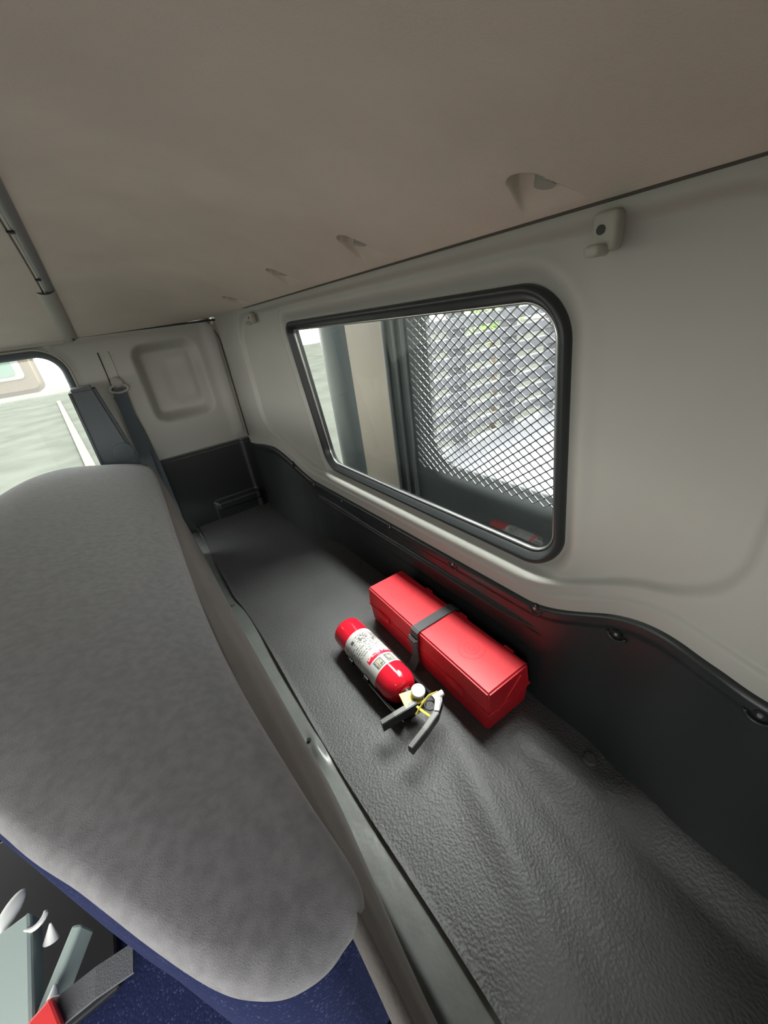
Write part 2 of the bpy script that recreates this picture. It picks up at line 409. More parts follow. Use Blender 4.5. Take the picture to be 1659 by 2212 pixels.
# ---- roof rib cover along the cab centre
rib = bpy.data.objects.new('trim_1', None); C.objects.link(rib); struct(rib, 'grey roof rib cover with pale end cap under the headliner', 'trim')
def rib_grid(name, y0, y1, xa, xb, drop, m, n=40):
    def f(u, v):
        a = math.pi * u; return (xa + (xb - xa) * (0.5 - 0.5 * math.cos(a)), v, zc(v) + 0.006 - (drop + 0.006) * (0.25 + 0.75 * math.sin(a)) * (1 if 0 < u < 1 else 0))
    return grid(name, lin(0, 1, 14), lin(y0, y1, n), f, m, rib)
rib_grid('rib_cover', Y_NEAR, 1.47, -0.036, -0.008, 0.007, mat('rib_grey', (0.20, 0.20, 0.20), 0.45))
rib_grid('rib_end_cap', 1.455, 1.862, -0.056, -0.008, 0.012, GREYB)
tube('rib_gap', [(-0.0365, y, zc(y) - 0.004) for y in lin(Y_NEAR, 1.46, 30)], 0.003, RUBBER, rib, 6)
for y in (0.78, 1.05, 1.36):
    bm = bmesh.new(); box_bm(bm, (-0.032, y, zc(y) - 0.007), (0.012, 0.012, 0.005), bevel=0.001); bm_obj('retaining_clip', bm, RUBBER, rib)
bm = bmesh.new(); cyl_bm(bm, (-0.022, 1.845, zc(1.845) - 0.008), (-0.022, 1.843, zc(1.845) - 0.013), 0.004, seg=12); bm_obj('cap_screw', bm, BLACKM, rib, True, 40)

# ---- far side wall: grey panel with pressed pocket, dark lower panel, door opening
DOOR = (-0.50, 0.40, 0.425, 0.435)             # opening: centre x, centre z, half sizes
def door_sd(x, z): return sd_rrect(x, z, *DOOR, 0.085)
def far_pt(x, z):
    y = Y_FAR
    d = sd_rrect(x, z, 0.253, 0.655, 0.118, 0.148, 0.045)
    deep = 0.080 * (1 - ss(-0.034, 0.010, d)) * (1 - 0.55 * ss(0.16, 0.36, x))
    pad = 1 - ss(-0.03, 0.012, sd_rrect(x, z, 0.285, 0.665, 0.06, 0.10, 0.03))
    y += deep - 0.010 * pad
    y -= 0.010 * ss(0.40, 0.445, x) * (1 - ss(0.455, 0.470, x)) * ss(0.36, 0.40, z)     # raised right border
    y -= 0.006 * (1 - ss(0.0, 0.03, door_sd(x, z)))
    y += 0.012 * (1 - ss(0.350, 0.362, z))
    y += 0.03 * ss(0.83, 0.875, z) * 0.4
    return y
wf = grid('wall_far', lin(-1.75, -0.2, 60)[:-1] + lin(-0.2, 0.482, 140), lin(-0.5, 0.2, 20)[:-1] + lin(0.2, 0.872, 130), lambda x, z: (x, far_pt(x, z), z), GREY, keep=lambda x, z: door_sd(x, z) > -0.012 and sd_rrect(x, z, -1.4, 0.5, 0.28, 0.3, 0.06) > 0)
struct(wf, 'light grey far side cab panel with pressed pocket', 'wall')
def fl_f(x, z):
    y = Y_FAR - 0.006
    y -= 0.020 * (1 - ss(-0.006, 0.006, sd_rrect(x, z, 0.34, 0.078, 0.10, 0.020, 0.012)))
    y -= 0.006 * (1 - ss(-0.004, 0.004, sd_rrect(x, z, 0.34, 0.050, 0.112, 0.055, 0.012)))
    y -= 0.014 * ss(0.425, 0.44, x)
    y += 0.006 * ss(0.345, 0.355, z)
    return (x, y, z)
flp = grid('lower_panel', lin(0.0, 0.472, 110), lin(-0.02, 0.358, 100), fl_f, DARK, parent=wf); flp['label'] = 'black plastic lower panel with moulded step'
tube('panel_gap', [(0.474 - 0.03 * ss(0.78, 0.872, z), Y_FAR - 0.004, z) for z in lin(0.36, 0.872, 24)], 0.0024, mat('panel_gap_grey', (0.06, 0.058, 0.05), 0.8), wf, 6)
tube('header_gap', [(x, Y_FAR - 0.002, zc(Y_FAR) + 0.004) for x in lin(-0.02, 0.48, 20)], 0.004, RUBBER, wf, 6)
# header trim over the door
bm = bmesh.new(); box_bm(bm, (-0.56, Y_FAR - 0.006, 0.8495), (1.02, 0.016, 0.012), bevel=0.004); bm_obj('header_trim', bm, GREYB, wf)
# belt height slots
for (xa, xb) in ((0.030, 0.028), (0.064, 0.062)):
    tube('belt_slot', [(xa, Y_FAR - 0.001, 0.800), (xb, Y_FAR - 0.001, 0.660)], 0.0022, RUBBER if xa < 0.05 else GREY, wf, 6)
# far door glazing
dw = bpy.data.objects.new('window_2', None); C.objects.link(dw); struct(dw, 'bright far door window with dark rubber seal', 'window')
def dloop(inset, yoff): return [(x, Y_FAR + yoff, z) for (x, z) in rrect(DOOR[0], DOOR[1], DOOR[2] - inset, DOOR[3] - inset, max(0.01, 0.085 - inset), 12)]
def dring(name, prof, m):
    loops = [dloop(a, b) for (a, b) in prof]; n = len(loops[0]); k = len(loops); V = [p for l in loops for p in l]; F = []
    for i in range(k):
        j = (i + 1) % k
        for q in range(n): F.append((i * n + q, i * n + (q + 1) % n, j * n + (q + 1) % n, j * n + q))
    return mesh_obj(name, V, F, m, dw)
dring('rubber_seal', [(-0.002, 0.0), (0.004, -0.010), (0.014, -0.010), (0.022, 0.004), (0.024, 0.030), (-0.002, 0.030)], SLATE)
dring('seal_edge', [(-0.007, -0.004), (-0.004, -0.010), (-0.001, -0.010), (-0.001, 0.0)], GREYB)
lp = dloop(0.02, 0.022); mesh_obj('pane', lp, [tuple(range(len(lp)))], GLASS, dw, smooth=False)

# ---- rear shelf floor: rubber mat with folds, vinyl edge strip
def edge_x(y): return 0.108 + 0.004 * math.sin(7 * y + 1) - 0.006 * math.exp(-((y - 1.21) / 0.07) ** 2) + 0.008 * math.exp(-((y - 1.7) / 0.2) ** 2)
def floor_f(u, v):
    x = edge_x(v) + (0.56 - edge_x(v)) * u
    z = 0.0
    z += 0.010 * math.exp(-((x - 0.30 - 0.35 * (v - 0.30)) / 0.035) ** 2) * math.exp(-((v - 0.22) / 0.20) ** 2)
    z += 0.008 * math.exp(-((x - 0.43 + 0.10 * (v - 0.20)) / 0.03) ** 2) * math.exp(-((v - 0.20) / 0.13) ** 2)
    z -= 0.006 * math.exp(-((x - 0.37 - 0.2 * (v - 0.2)) / 0.03) ** 2) * math.exp(-((v - 0.18) / 0.15) ** 2)
    z += 0.004 * math.sin(9 * v + 3 * x) * math.exp(-((v - 0.05) / 0.2) ** 2)
    z += 0.035 * ss(XW(v, 0) - 0.07, XW(v, 0) - 0.0, x) * (1 - ss(0.06, 0.16, v)) 
    z += 0.012 * ss(1.55, 1.87, v) ** 2
    z += 0.0035 * (1 - ss(0.0, 0.02, u)) * (0.5 + 0.5 * math.sin(11 * v))
    z *= 0.12 if (0.30 < v < 0.80 and 0.36 < x) else 1
    return (x, v, z)
def floor_z(x, v):
    u = (x - edge_x(v)) / (0.56 - edge_x(v)); return floor_f(u, v)[2]
fl = grid('floor', lin(0, 1, 110), lin(Y_NEAR, Y_FAR, 300), floor_f, MAT_); struct(fl, 'black grained rubber mat on the rear shelf', 'floor')
def strip_f(u, v):
    x = 0.045 + 0.072 * u; z = -0.006 + 0.004 * math.sin(13 * v) * u
    z += 0.012 * math.exp(-((v - 0.545) / 0.035) ** 2 - ((x - 0.088) / 0.012) ** 2) - 0.008 * math.exp(-((v - 0.575) / 0.02) ** 2 - ((x - 0.082) / 0.012) ** 2)
    z -= 0.02 * (1 - ss(0.0, 0.25, u)); return (x, v, z)
st = grid('edge_strip', lin(0, 1, 24), lin(Y_NEAR, Y_FAR, 240), strip_f, STRIP, parent=fl); st['label'] = 'dull dark vinyl edge strip held by screws'
for (x, y, r) in ((0.086, 1.170, 0.0075), (0.083, 0.575, 0.006)):
    bm = bmesh.new(); cyl_bm(bm, (x, y, -0.008), (x, y, -0.001), r, r * 0.7, 14); bm_obj('screw', bm, STEEL if y > 1 else BLACKM, st, True, 40)
bm = bmesh.new(); cyl_bm(bm, (0.488, 0.178, -0.004), (0.488, 0.178, 0.006), 0.013, 0.011, 18); bm_obj('floor_plug', bm, MAT_, fl, True, 40)
bm = bmesh.new(); cyl_bm(bm, (0.515, 1.055, -0.002), (0.515, 1.055, 0.010), 0.013, 0.011, 18); bm_obj('floor_plug', bm, MAT_, fl, True, 40)

# ---- unseen remainder of the cab: near side, front, footwell
NEARD = (-0.70, 0.25, 0.53, 0.55)
def near_keep(x, z): return sd_rrect(x, z, *NEARD, 0.06) > 0 and sd_rrect(x, z, -1.55, 0.5, 0.2, 0.3, 0.06) > 0
wn = grid('wall_near', lin(-1.75, 0.53, 90), lin(-0.5, 0.88, 60), lambda x, z: (x, Y_NEAR, z), GREY, keep=near_keep, flip=True); struct(wn, 'grey near side cab wall with open door', 'wall')
wfr = grid('wall_front', lin(Y_NEAR, Y_FAR, 60), lin(-0.5, 0.9, 50), lambda y, z: (-1.78 - 0.10 * (0.9 - z), y, z), GREY, keep=lambda y, z: sd_rrect(y, z, 0.845, 0.55, 0.93, 0.17, 0.08) > 0, flip=True); struct(wfr, 'cab front with windscreen opening', 'wall')
bm = bmesh.new(); box_bm(bm, (-0.86, 0.845, -0.51), (1.84, 2.06, 0.03)); bm_obj('cab_floor', bm, MAT_, fl)
bm = bmesh.new(); box_bm(bm, (0.04, 0.845, -0.26), (0.02, 2.06, 0.48)); bm_obj('shelf_riser', bm, SKIRT, fl)

# ------------------------------------------------------------------ folded rear seat
seat = thing('rear_seat', 'grey carpet backed bench seat folded forward over its blue cushion', 'seat', (-0.15, 0.85, -0.49))
OP = [(.021, .156), (.013, .26), (.002, .42), (0, .62), (.010, .92), (.025, 1.22), (.036, 1.48), (.026, 1.585), (-.015, 1.632), (-.10, 1.632), (-.20, 1.595), (-.285, 1.44), (-.345, 1.15), (-.35, .80), (-.30, .53), (-.206, .350), (-.158, .275), (-.118, .210), (-.088, .166), (-.067, .145), (-.043, .132), (-.012, .132)]
OUT = [(p.x, p.y) for p in spline([(a, b, 0) for a, b in OP], 220)]
CX, CY = -0.15, 0.85
def seat_z(x, y): return 0.398 - 0.28 * x + 0.030 * ss(0.5, 1.6, y)
def seat_shell(name, layers, m):
    """layers: (scale towards the centre line, outward offset, dz)"""
    n = len(OUT); V, F = [], []
    for (s, off, dz) in layers:
        for i, (x, y) in enumerate(OUT):
            a, b = OUT[i - 1], OUT[(i + 1) % n]; tx, ty = b[0] - a[0], b[1] - a[1]; L = math.hypot(tx, ty)
            nx, ny = ty / L, -tx / L
            if m is BLUE and nx > 0.5: off_ = off - 0.006
            else: off_ = off
            px, py = CX + (x - CX) * s + nx * off_, CY + (y - CY) * s + ny * off_
            V.append((px, py, seat_z(px, py) + dz))
    k = len(layers)
    for j in range(k - 1):
        for i in range(n):
            i2 = (i + 1) % n; F.append((j * n + i, j * n + i2, (j + 1) * n + i2, (j + 1) * n + i))
    F.append(tuple(range(n))[::-1]) if layers[0][0] < 0.1 else F.append(tuple((k - 1) * n + i for i in range(n)))
    return mesh_obj(name, V, F, m, seat)
lay = [(s, 0, 0.020 * (1 - s ** 6) - 0.0) for s in lin(0.02, 0.94, 24)] + [(0.96, 0, 0.0045), (0.975, 0, 0.002), (0.99, 0, -0.003), (1.0, 0, -0.009), (1.0, 0.001, -0.016)]
seat_shell('back_panel', lay, CARPET)['label'] = 'grey carpeted back of the folded backrest'
seat_shell('cloth_cover', [(1.0, -0.006, -0.010), (1.0, 0.001, -0.020), (1.0, 0.003, -0.05), (1.0, 0.003, -0.09), (1.0, 0.003, -0.16), (1.0, 0.002, -0.24), (1.0, -0.01, -0.27), (0.6, 0, -0.275), (0.05, 0, -0.275)], BLUE)['label'] = 'blue knitted seat cloth'
def skirt_f(u, v):
    pr = [(0.000, 0.392), (0.022, 0.372), (0.040, 0.30), (0.055, 0.20), (0.066, 0.10), (0.070, 0.02), (0.064, -0.05), (0.05, -0.12)]
    t = u * (len(pr) - 1); i = min(int(t), len(pr) - 2); f = t - i
    x = pr[i][0] + (pr[i + 1][0] - pr[i][0]) * f; z = pr[i][1] + (pr[i + 1][1] - pr[i][1]) * f
    k = ss(0.2, 0.41, z); ed = 0.010 * ss(0.9, 1.5, v); x = 0.012 * (1 - ss(0.1, 0.4, v)) + x * (0.45 + 0.55 * ss(0.08, 0.42, v))
    x += ed + 0.014 * ss(0.9, 1.5, v) * k
    z += (0.030 * ss(0.5, 1.6, v) - 0.004) * k
    return (x, v, z)
sk = grid('rear_skirt', lin(0, 1, 40), lin(0.03, 1.62, 90), skirt_f, SKIRT, seat); sk['label'] = 'grey brown cloth skirt behind the backrest'
sm = sk.modifiers.new('t', 'SOLIDIFY'); sm.thickness = 0.012; sm.offset = -1
# seat cushion under the backrest
bm = bmesh.new(); box_bm(bm, (-0.32, 0.86, 0.02), (0.62, 1.56, 0.16), bevel=0.05, seg=5); bm_obj('cushion', bm, BLUE, seat, True)
bm = bmesh.new(); box_bm(bm, (-0.30, 0.86, -0.27), (0.52, 1.46, 0.44), bevel=0.01); bm_obj('base_box', bm, DARK, seat)
adopt(seat)
# belt buckle gear lying on the cushion
bk = thing('seat_belt_stalk', 'grey green belt stalk with white catches by the folded backrest', 'seat belt', (-0.33, 0.42, 0.10))
bm = bmesh.new(); box_bm(bm, (-0.316, 0.375, 0.185), (0.034, 0.165, 0.030), Matrix.Rotation(0.06, 3, 'Z') @ Matrix.Rotation(0.12, 3, 'X'), bevel=0.004); bm_obj('stalk', bm, GREENG, bk)
bm = bmesh.new(); box_bm(bm, (-0.284, 0.368, 0.180), (0.012, 0.10, 0.03), Matrix.Rotation(-0.55, 3, 'Z') @ Matrix.Rotation(0.1, 3, 'X'), bevel=0.003); bm_obj('stalk_arm', bm, GREENG, bk)
bm = bmesh.new(); box_bm(bm, (-0.37, 0.52, 0.108), (0.24, 0.31, 0.012), bevel=0.004); shade_pl = bm_obj('cushion_shade_plate', bm, BLACKM, seat); shade_pl.matrix_parent_inverse = seat.matrix_world.inverted()  # added black plate standing in for the shade on the blue cushion
bm = bmesh.new(); bmesh.ops.create_uvsphere(bm, u_segments=20, v_segments=12, radius=1); bmesh.ops.transform(bm, matrix=Matrix.Translation((-0.330, 0.478, 0.20)) @ Matrix.Rotation(-0.6, 4, 'Z') @ Matrix.Diagonal((0.010, 0.022, 0.008, 1)), verts=bm.verts); bm_obj('knob', bm, WHITEP, bk, True)
tube('catch', [(-0.300 + 0.011 * math.cos(a), 0.446 + 0.011 * math.sin(a), 0.205) for a in lin(2.2, 6.2, 14)], 0.0032, WHITEP, bk, 6)
bm = bmesh.new(); cyl_bm(bm, (-0.289, 0.418, 0.19), (-0.284, 0.428, 0.205), 0.008, 0.001, 12); bm_obj('catch_tip', bm, WHITEP, bk, True, 40)
adopt(bk)
bb = thing('seat_belt_buckle', 'dark grey belt strap with red buckle button on blue cushion', 'buckle', (-0.28, 0.33, 0.10))
ribbon('strap', [(-0.205, 0.335, 0.196), (-0.240, 0.338, 0.199), (-0.272, 0.340, 0.196), (-0.285, 0.341, 0.192)], (0.1, 1, 0.1), 0.026, 0.004, WEB, bb)
bm = bmesh.new(); box_bm(bm, (-0.282, 0.333, 0.203), (0.022, 0.034, 0.012), Matrix.Rotation(0.35, 3, 'Z'), bevel=0.003); bm_obj('button', bm, REDB, bb)
bm = bmesh.new(); cyl_bm(bm, (-0.278, 0.352, 0.203), (-0.276, 0.362, 0.205), 0.006, 0.0015, 10); bm_obj('tongue', bm, WHITEP, bb, True, 40)
adopt(bb)

# upright headrest block beside the far door
hr = thing('headrest', 'slate vinyl headrest block standing upright beside the far door', 'headrest', (-0.06, 1.72, 0.38))
bm = bmesh.new(); g = bmesh.ops.create_cube(bm, size=1)
for v in bm.verts:
    top = v.co.z > 0; x0, x1 = ((-0.100, -0.024) if top else (-0.108, 0.016)); x = x0 if v.co.x < 0 else x1
    y = 1.665 if v.co.y < 0 else 1.815; z = 0.703 if top else 0.40; v.co = (x + (0.018 if v.co.y > 0 else 0) * 0, y, z)
bmesh.ops.bevel(bm, geom=list(bm.edges), offset=0.010, segments=4, affect='EDGES')
bm_obj('pad', bm, SLATE, hr, True, 60)
tube('piping', [(-0.094, 1.667, 0.694), (-0.097, 1.664, 0.60), (-0.101, 1.664, 0.42)], 0.003, SLATE, hr, 6)
lathe('pivot_cover', [(0, 0.034), (0.006, 0.033), (0.009, 0.026)], (-0.024, 1.668, 0.472), (0, -1, 0), BELT, hr, 28)
adopt(hr)
# seat belt on the far pillar
sb = thing('seat_belt', 'slate seat belt hanging from pillar loop on far side wall', 'seat belt', (0.05, 1.86, 0.36))
lathe('anchor_cover', [(-0.006, 0.020), (0.010, 0.021), (0.018, 0.018), (0.022, 0.010)], (0.050, Y_FAR - 0.004, 0.690), (0, -1, 0), GREYB, sb, 28)
tube('loop', [(0.048 + 0.030 * math.cos(a), Y_FAR - 0.018, 0.668 + 0.014 * math.sin(a)) for a in lin(0, 2 * math.pi, 24)[:-1]], 0.0045, GREYB, sb, 8, closed=True)
ribbon('webbing', [(0.046, Y_FAR - 0.020, 0.668), (0.044, Y_FAR - 0.016, 0.60), (0.040, Y_FAR - 0.016, 0.45), (0.034, Y_FAR - 0.016, 0.30), (0.03, Y_FAR - 0.016, 0.15)], (1, 0, 0), 0.046, 0.003, BELT, sb)
ribbon('webbing_return', [(0.038, Y_FAR - 0.010, 0.64), (0.055, Y_FAR - 0.010, 0.50), (0.062, Y_FAR - 0.010, 0.36), (0.06, Y_FAR - 0.012, 0.1)], (1, 0, 0), 0.040, 0.003, BELT, sb)
adopt(sb)

# ------------------------------------------------------------------ coat hooks
def hook(loc, s, label):
    h = thing('coat_hook', label, 'hook', loc, 'grey coat hooks on the rear wall'); x, y, z = loc
    bm = bmesh.new(); box_bm(bm, (x - 0.006 * s, y, z), (0.020 * s, 0.026 * s, 0.036 * s), bevel=0.005 * s, seg=3); bm_obj('body', bm, GREYB, h, True, 40)
    bm = bmesh.new(); box_bm(bm, (x - 0.022 * s, y + 0.001, z - 0.016 * s), (0.026 * s, 0.016 * s, 0.011 * s), bevel=0.004 * s, seg=3); bm_obj('peg', bm, GREYB, h, True, 40)
    bm = bmesh.new(); cyl_bm(bm, (x - 0.012 * s, y + 0.002, z + 0.002), (x - 0.0172 * s, y + 0.002, z + 0.002), 0.0045 * s, seg=16); bm_obj('screw_hole', bm, BLACKM, h, True, 40)
    adopt(h)
hook((0.486, 0.256, 0.843), 1.0, 'grey plastic coat hook with screw hole above the mesh side of the window')
hook((0.488, 1.421, 0.836), 0.9, 'tiny grey coat hook in the corner by the far side wall')

# ------------------------------------------------------------------ red warning triangle case
case = thing('warning_triangle_case', 'red plastic emergency triangle case strapped to the mat by the wall', 'case', (0.452, 0.557, 0.004))
def case_bm(parts):
    bm = bmesh.new()
    for p in parts: box_bm(bm, *p)
    return bm
rz = math.radians(-1.8)
def local(o): o.parent = case; return o
# body: lower tray, flared towards the joint; lid above
def taper_box(z0, z1, b0, b1, bev=0.004):
    bm = bmesh.new(); g = bmesh.ops.create_cube(bm, size=1)
    for v in bm.verts:
        s = b1 if v.co.z > 0 else b0; v.co = (v.co.x * s[0], v.co.y * s[1], z1 if v.co.z > 0 else z0)
    bmesh.ops.bevel(bm, geom=list(bm.edges), offset=bev, segments=3, affect='EDGES'); return bm
body = bm_obj('tray', taper_box(-0.001, 0.056, (0.118, 0.444), (0.122, 0.452)), RED, case, True, 35)
lid = bm_obj('lid', taper_box(0.0575, 0.114, (0.124, 0.456), (0.118, 0.448)), RED, case, True, 35)
bm = bmesh.new(); box_bm(bm, (0, 0, 0.0565), (0.1265, 0.4585, 0.005), bevel=0.0015); bm_obj('rim', bm, RED, case)
for y in (-0.13, 0.15):
    bm = bmesh.new(); box_bm(bm, (-0.0635, y, 0.056), (0.006, 0.055, 0.020), bevel=0.002); box_bm(bm, (-0.066, y, 0.060), (0.004, 0.035, 0.006), bevel=0.001); bm_obj('latch', bm, RED, case)
for y in (-0.17, -0.03, 0.10):
    bm = bmesh.new(); box_bm(bm, (0.0625, y, 0.100), (0.006, 0.026, 0.022), bevel=0.002); bm_obj('hinge', bm, RED, case)
for (y) in (-0.120, 0.140):
    for r in (0.030, 0.016, 0.007):
        tube('embossed_ring', [(0.0 + r * math.cos(a), y + r * math.sin(a), 0.1133) for a in lin(0, 2 * math.pi, 40)[:-1]], 0.0011, RED, lid, 6, closed=True)
bm = bmesh.new(); box_bm(bm, (0, -0.2255, 0.072), (0.006, 0.005, 0.088), Matrix.Rotation(0.9, 3, 'Y'), bevel=0.001); bm_obj('end_rib', bm, RED, case)
for (x, y) in ((-0.045, -0.19), (0.045, -0.19), (-0.045, 0.19), (0.045, 0.19)):
    bm = bmesh.new(); box_bm(bm, (x, y, -0.001), (0.02, 0.03, 0.005), bevel=0.001); bm_obj('foot', bm, BLACKM, case)
case.rotation_euler = (0, 0, rz)
# strap over the case
strap = thing('hold_down_strap', 'grey webbing strap buckled across the red case', 'strap', (0.452, 0.557, 0.002)); strap.rotation_euler = (0, 0, rz)
sp_pts = [(-0.085, 0.005, 0.002), (-0.068, 0.005, 0.030), (-0.0675, 0.005, 0.062), (-0.0655, 0.005, 0.100), (-0.0635, 0.005, 0.1150), (-0.058, 0.005, 0.1182), (0.0, 0.005, 0.1188), (0.0575, 0.005, 0.1178), (0.0675, 0.005, 0.1120), (0.069, 0.005, 0.06), (0.071, 0.005, 0.004)]
ribbon('webbing', sp_pts, (0, 1, 0), 0.026, 0.0028, WEB, strap)
bm = bmesh.new(); box_bm(bm, (-0.070, 0.005, 0.084), (0.006, 0.032, 0.028), bevel=0.002); box_bm(bm, (-0.0735, 0.005, 0.092), (0.004, 0.026, 0.006), bevel=0.001); bm_obj('buckle', bm, WEB, strap)

# ------------------------------------------------------------------ fire extinguisher
EX, EZ, ER = 0.296, 0.047, 0.0415
ext = thing('fire_extinguisher', 'small red fire extinguisher lying on the mat beside the red case', 'extinguisher', (EX, 0.60, 0.004))
lathe('cylinder', [(0.0, 0.030), (0.002, 0.036), (0.006, 0.0400), (0.012, ER)] + [(t, ER) for t in (0.06, 0.12, 0.18, 0.225)] + [(0.225 + 0.034 * math.sin(a), 0.014 + (ER - 0.014) * math.cos(a) ** 0.8 if a < 1.57 else 0.014) for a in lin(0.15, 1.55, 12)] + [(0.262, 0.0135)], (EX, 0.753, EZ), (0, -1, 0), REDP, ext, 56)
# label patch round the upper side
V, F, UV = [], [], []
na, nl = 40, 30
y0, y1 = 0.690, 0.552
for j in range(nl):
    for i in range(na):
        u, v = i / (na - 1), j / (nl - 1)
        a = math.radians(200 - 215 * u); yy = y0 + (y1 - y0) * v - 0.014 * v * math.sin(a) * 0
        V.append((EX + (ER + 0.0006) * math.cos(a), yy, EZ + (ER + 0.0006) * math.sin(a))); UV.append((u, v))
for j in range(nl - 1):
    for i in range(na - 1): F.append((j * na + i, j * na + i + 1, (j + 1) * na + i + 1, (j + 1) * na + i))
lab = mesh_obj('printed_label', V, F, LABEL, ext); uvl = lab.data.uv_layers.new(name='UVMap')
for lp_ in lab.data.loops: uvl.data[lp_.index].uv = UV[lp_.vertex_index]
lab['label'] = 'white printed instruction label with red band'
# valve block
bm = bmesh.new(); cyl_bm(bm, (EX, 0.492, EZ), (EX, 0.470, EZ), 0.0145, seg=20); box_bm(bm, (EX + 0.004, 0.458, EZ + 0.002), (0.030, 0.030, 0.026), bevel=0.004); bm_obj('valve', bm, BLACKM, ext, True, 40)
lathe('gauge', [(0, 0.014), (0.004, 0.0152), (0.010, 0.0152), (0.012, 0.0135), (0.012, 0.012), (0.0112, 0.0115)], (EX + 0.011, 0.460, 0.071), (-0.12, -0.25, 1), WHITEP, ext, 30)
bm = bmesh.new(); box_bm(bm, (EX - 0.006, 0.462, 0.066), (0.046, 0.034, 0.003), Matrix.Rotation(-0.20, 3, 'Z') @ Matrix.Rotation(0.20, 3, 'Y') @ Matrix.Rotation(0.15, 3, 'X'), bevel=0.001); bm_obj('yellow_tag', bm, YELLOW, ext)
ribbon('pin_seal', [(EX - 0.022, 0.430, 0.060), (EX - 0.002, 0.433, 0.072), (EX + 0.022, 0.438, 0.074), (EX + 0.046, 0.437, 0.066)], (0, 0.3, 1), 0.004, 0.0015, YELLOW, ext)
ribbon('seal_tail', [(EX - 0.010, 0.440, 0.066), (EX - 0.008, 0.424, 0.066), (EX - 0.001, 0.408, 0.060)], (1, 0, 0.2), 0.005, 0.0015, YELLOW, ext)
tube('safety_pin_ring', [(EX + 0.012 + 0.011 * math.cos(a), 0.424 + 0.011 * math.sin(a), 0.066) for a in lin(0, 2 * math.pi, 24)[:-1]], 0.0018, BLACKM, ext, 6, closed=True)
def lever(name, pts, wid, dep, label=None):
    """pressed channel handle: light top, black sides"""
    P = [Vector(p) for p in pts]
    ribbon(name, P, (0, 0, 1), dep, wid, BLACKM, ext)
    top = [p + Vector((0, 0, dep / 2 + 0.0006)) for p in P]
    ch = [c for c in ext.children if c.name.startswith(name)][-1]
    d = (P[-1] - P[0]).normalized(); side = d.cross(Vector((0, 0, 1)))
    ribbon('lever_top', top, side, wid * 0.75, 0.0012, mat('lever_grey', (0.16, 0.16, 0.155), 0.4), ch)
lever('carry_handle', [(EX - 0.004, 0.450, 0.056), (EX - 0.030, 0.452, 0.057), (EX - 0.058, 0.456, 0.056), (EX - 0.086, 0.463, 0.050)], 0.013, 0.022)
lever('squeeze_lever', [(EX + 0.044, 0.430, 0.062), (EX + 0.032, 0.416, 0.062), (EX + 0.008, 0.401, 0.061), (EX - 0.030, 0.392, 0.058), (EX - 0.073, 0.386, 0.052)], 0.012, 0.020)
bm = bmesh.new(); cyl_bm(bm, (EX + 0.026, 0.428, 0.070), (EX + 0.050, 0.425, 0.072), 0.0075, 0.0065, 18); bm_obj('nozzle', bm, WHITEP, ext, True, 40)
bm = bmesh.new(); box_bm(bm, (EX + 0.024, 0.414, 0.0735), (0.036, 0.010, 0.003), Matrix.Rotation(0.75, 3, 'Z'), bevel=0.001); bm_obj('lever_plate', bm, WHITEP, ext)
adopt(ext)
# its wall bracket, lying under it
br = thing('extinguisher_bracket', 'black steel bracket cradle under the fire extinguisher', 'bracket', (EX, 0.58, 0.002))
def br_f(u, v):
    a = math.radians(190 + 160 * u); return (EX + (ER + 0.0015) * math.cos(a), 0.70 - 0.235 * v, EZ + (ER + 0.0015) * math.sin(a))
cr = grid('cradle', lin(0, 1, 20), lin(0, 1, 12), br_f, BLACKM, br); so = cr.modifiers.new('t', 'SOLIDIFY'); so.thickness = 0.0018; so.offset = 1
tube('cradle_edge', [(EX - ER - 0.004, 0.60, EZ - 0.012), (EX - ER - 0.004, 0.50, EZ - 0.012), (EX - ER + 0.001, 0.452, EZ - 0.016)], 0.0018, STEEL, br, 6)
for y in (0.655, 0.585):
    bm = bmesh.new(); box_bm(bm, (EX - ER - 0.0035, y, EZ - 0.004), (0.006, 0.018, 0.014), bevel=0.001); bm_obj('strap_catch', bm, BLACKM, br)
bm = bmesh.new(); box_bm(bm, (EX, 0.58, 0.003), (0.05, 0.22, 0.003), bevel=0.001); bm_obj('base_plate', bm, BLACKM, br)
adopt(br)

# ------------------------------------------------------------------ outside: truck bed headboard behind the glass
hb = thing('truck_bed_headboard', 'dark bed headboard with diamond mesh screen seen through the rear window', 'headboard', (0.72, 0.6, -0.3))
OPN = (0.20, 0.64, 0.66, 0.265)              # opening centre y, centre z, half sizes
hbp = grid('board', lin(-0.7, 1.02, 150), lin(-0.3, 0.93, 120), lambda y, z: (0.735 + 0.02 * (1 - ss(-0.0, 0.05, sd_rrect(y, z, *OPN, 0.09))), y, z), BODY, hb, keep=lambda y, z: sd_rrect(y, z, *OPN, 0.09) > 0)
so = hbp.modifiers.new('t', 'SOLIDIFY'); so.thickness = 0.02; so.offset = 0
for y in (1.012, 0.965, 0.925):
    bm = bmesh.new(); box_bm(bm, (0.722, y, 0.315), (0.014, 0.012, 1.23), bevel=0.003); bm_obj('post_fold', bm, BODY, hb)
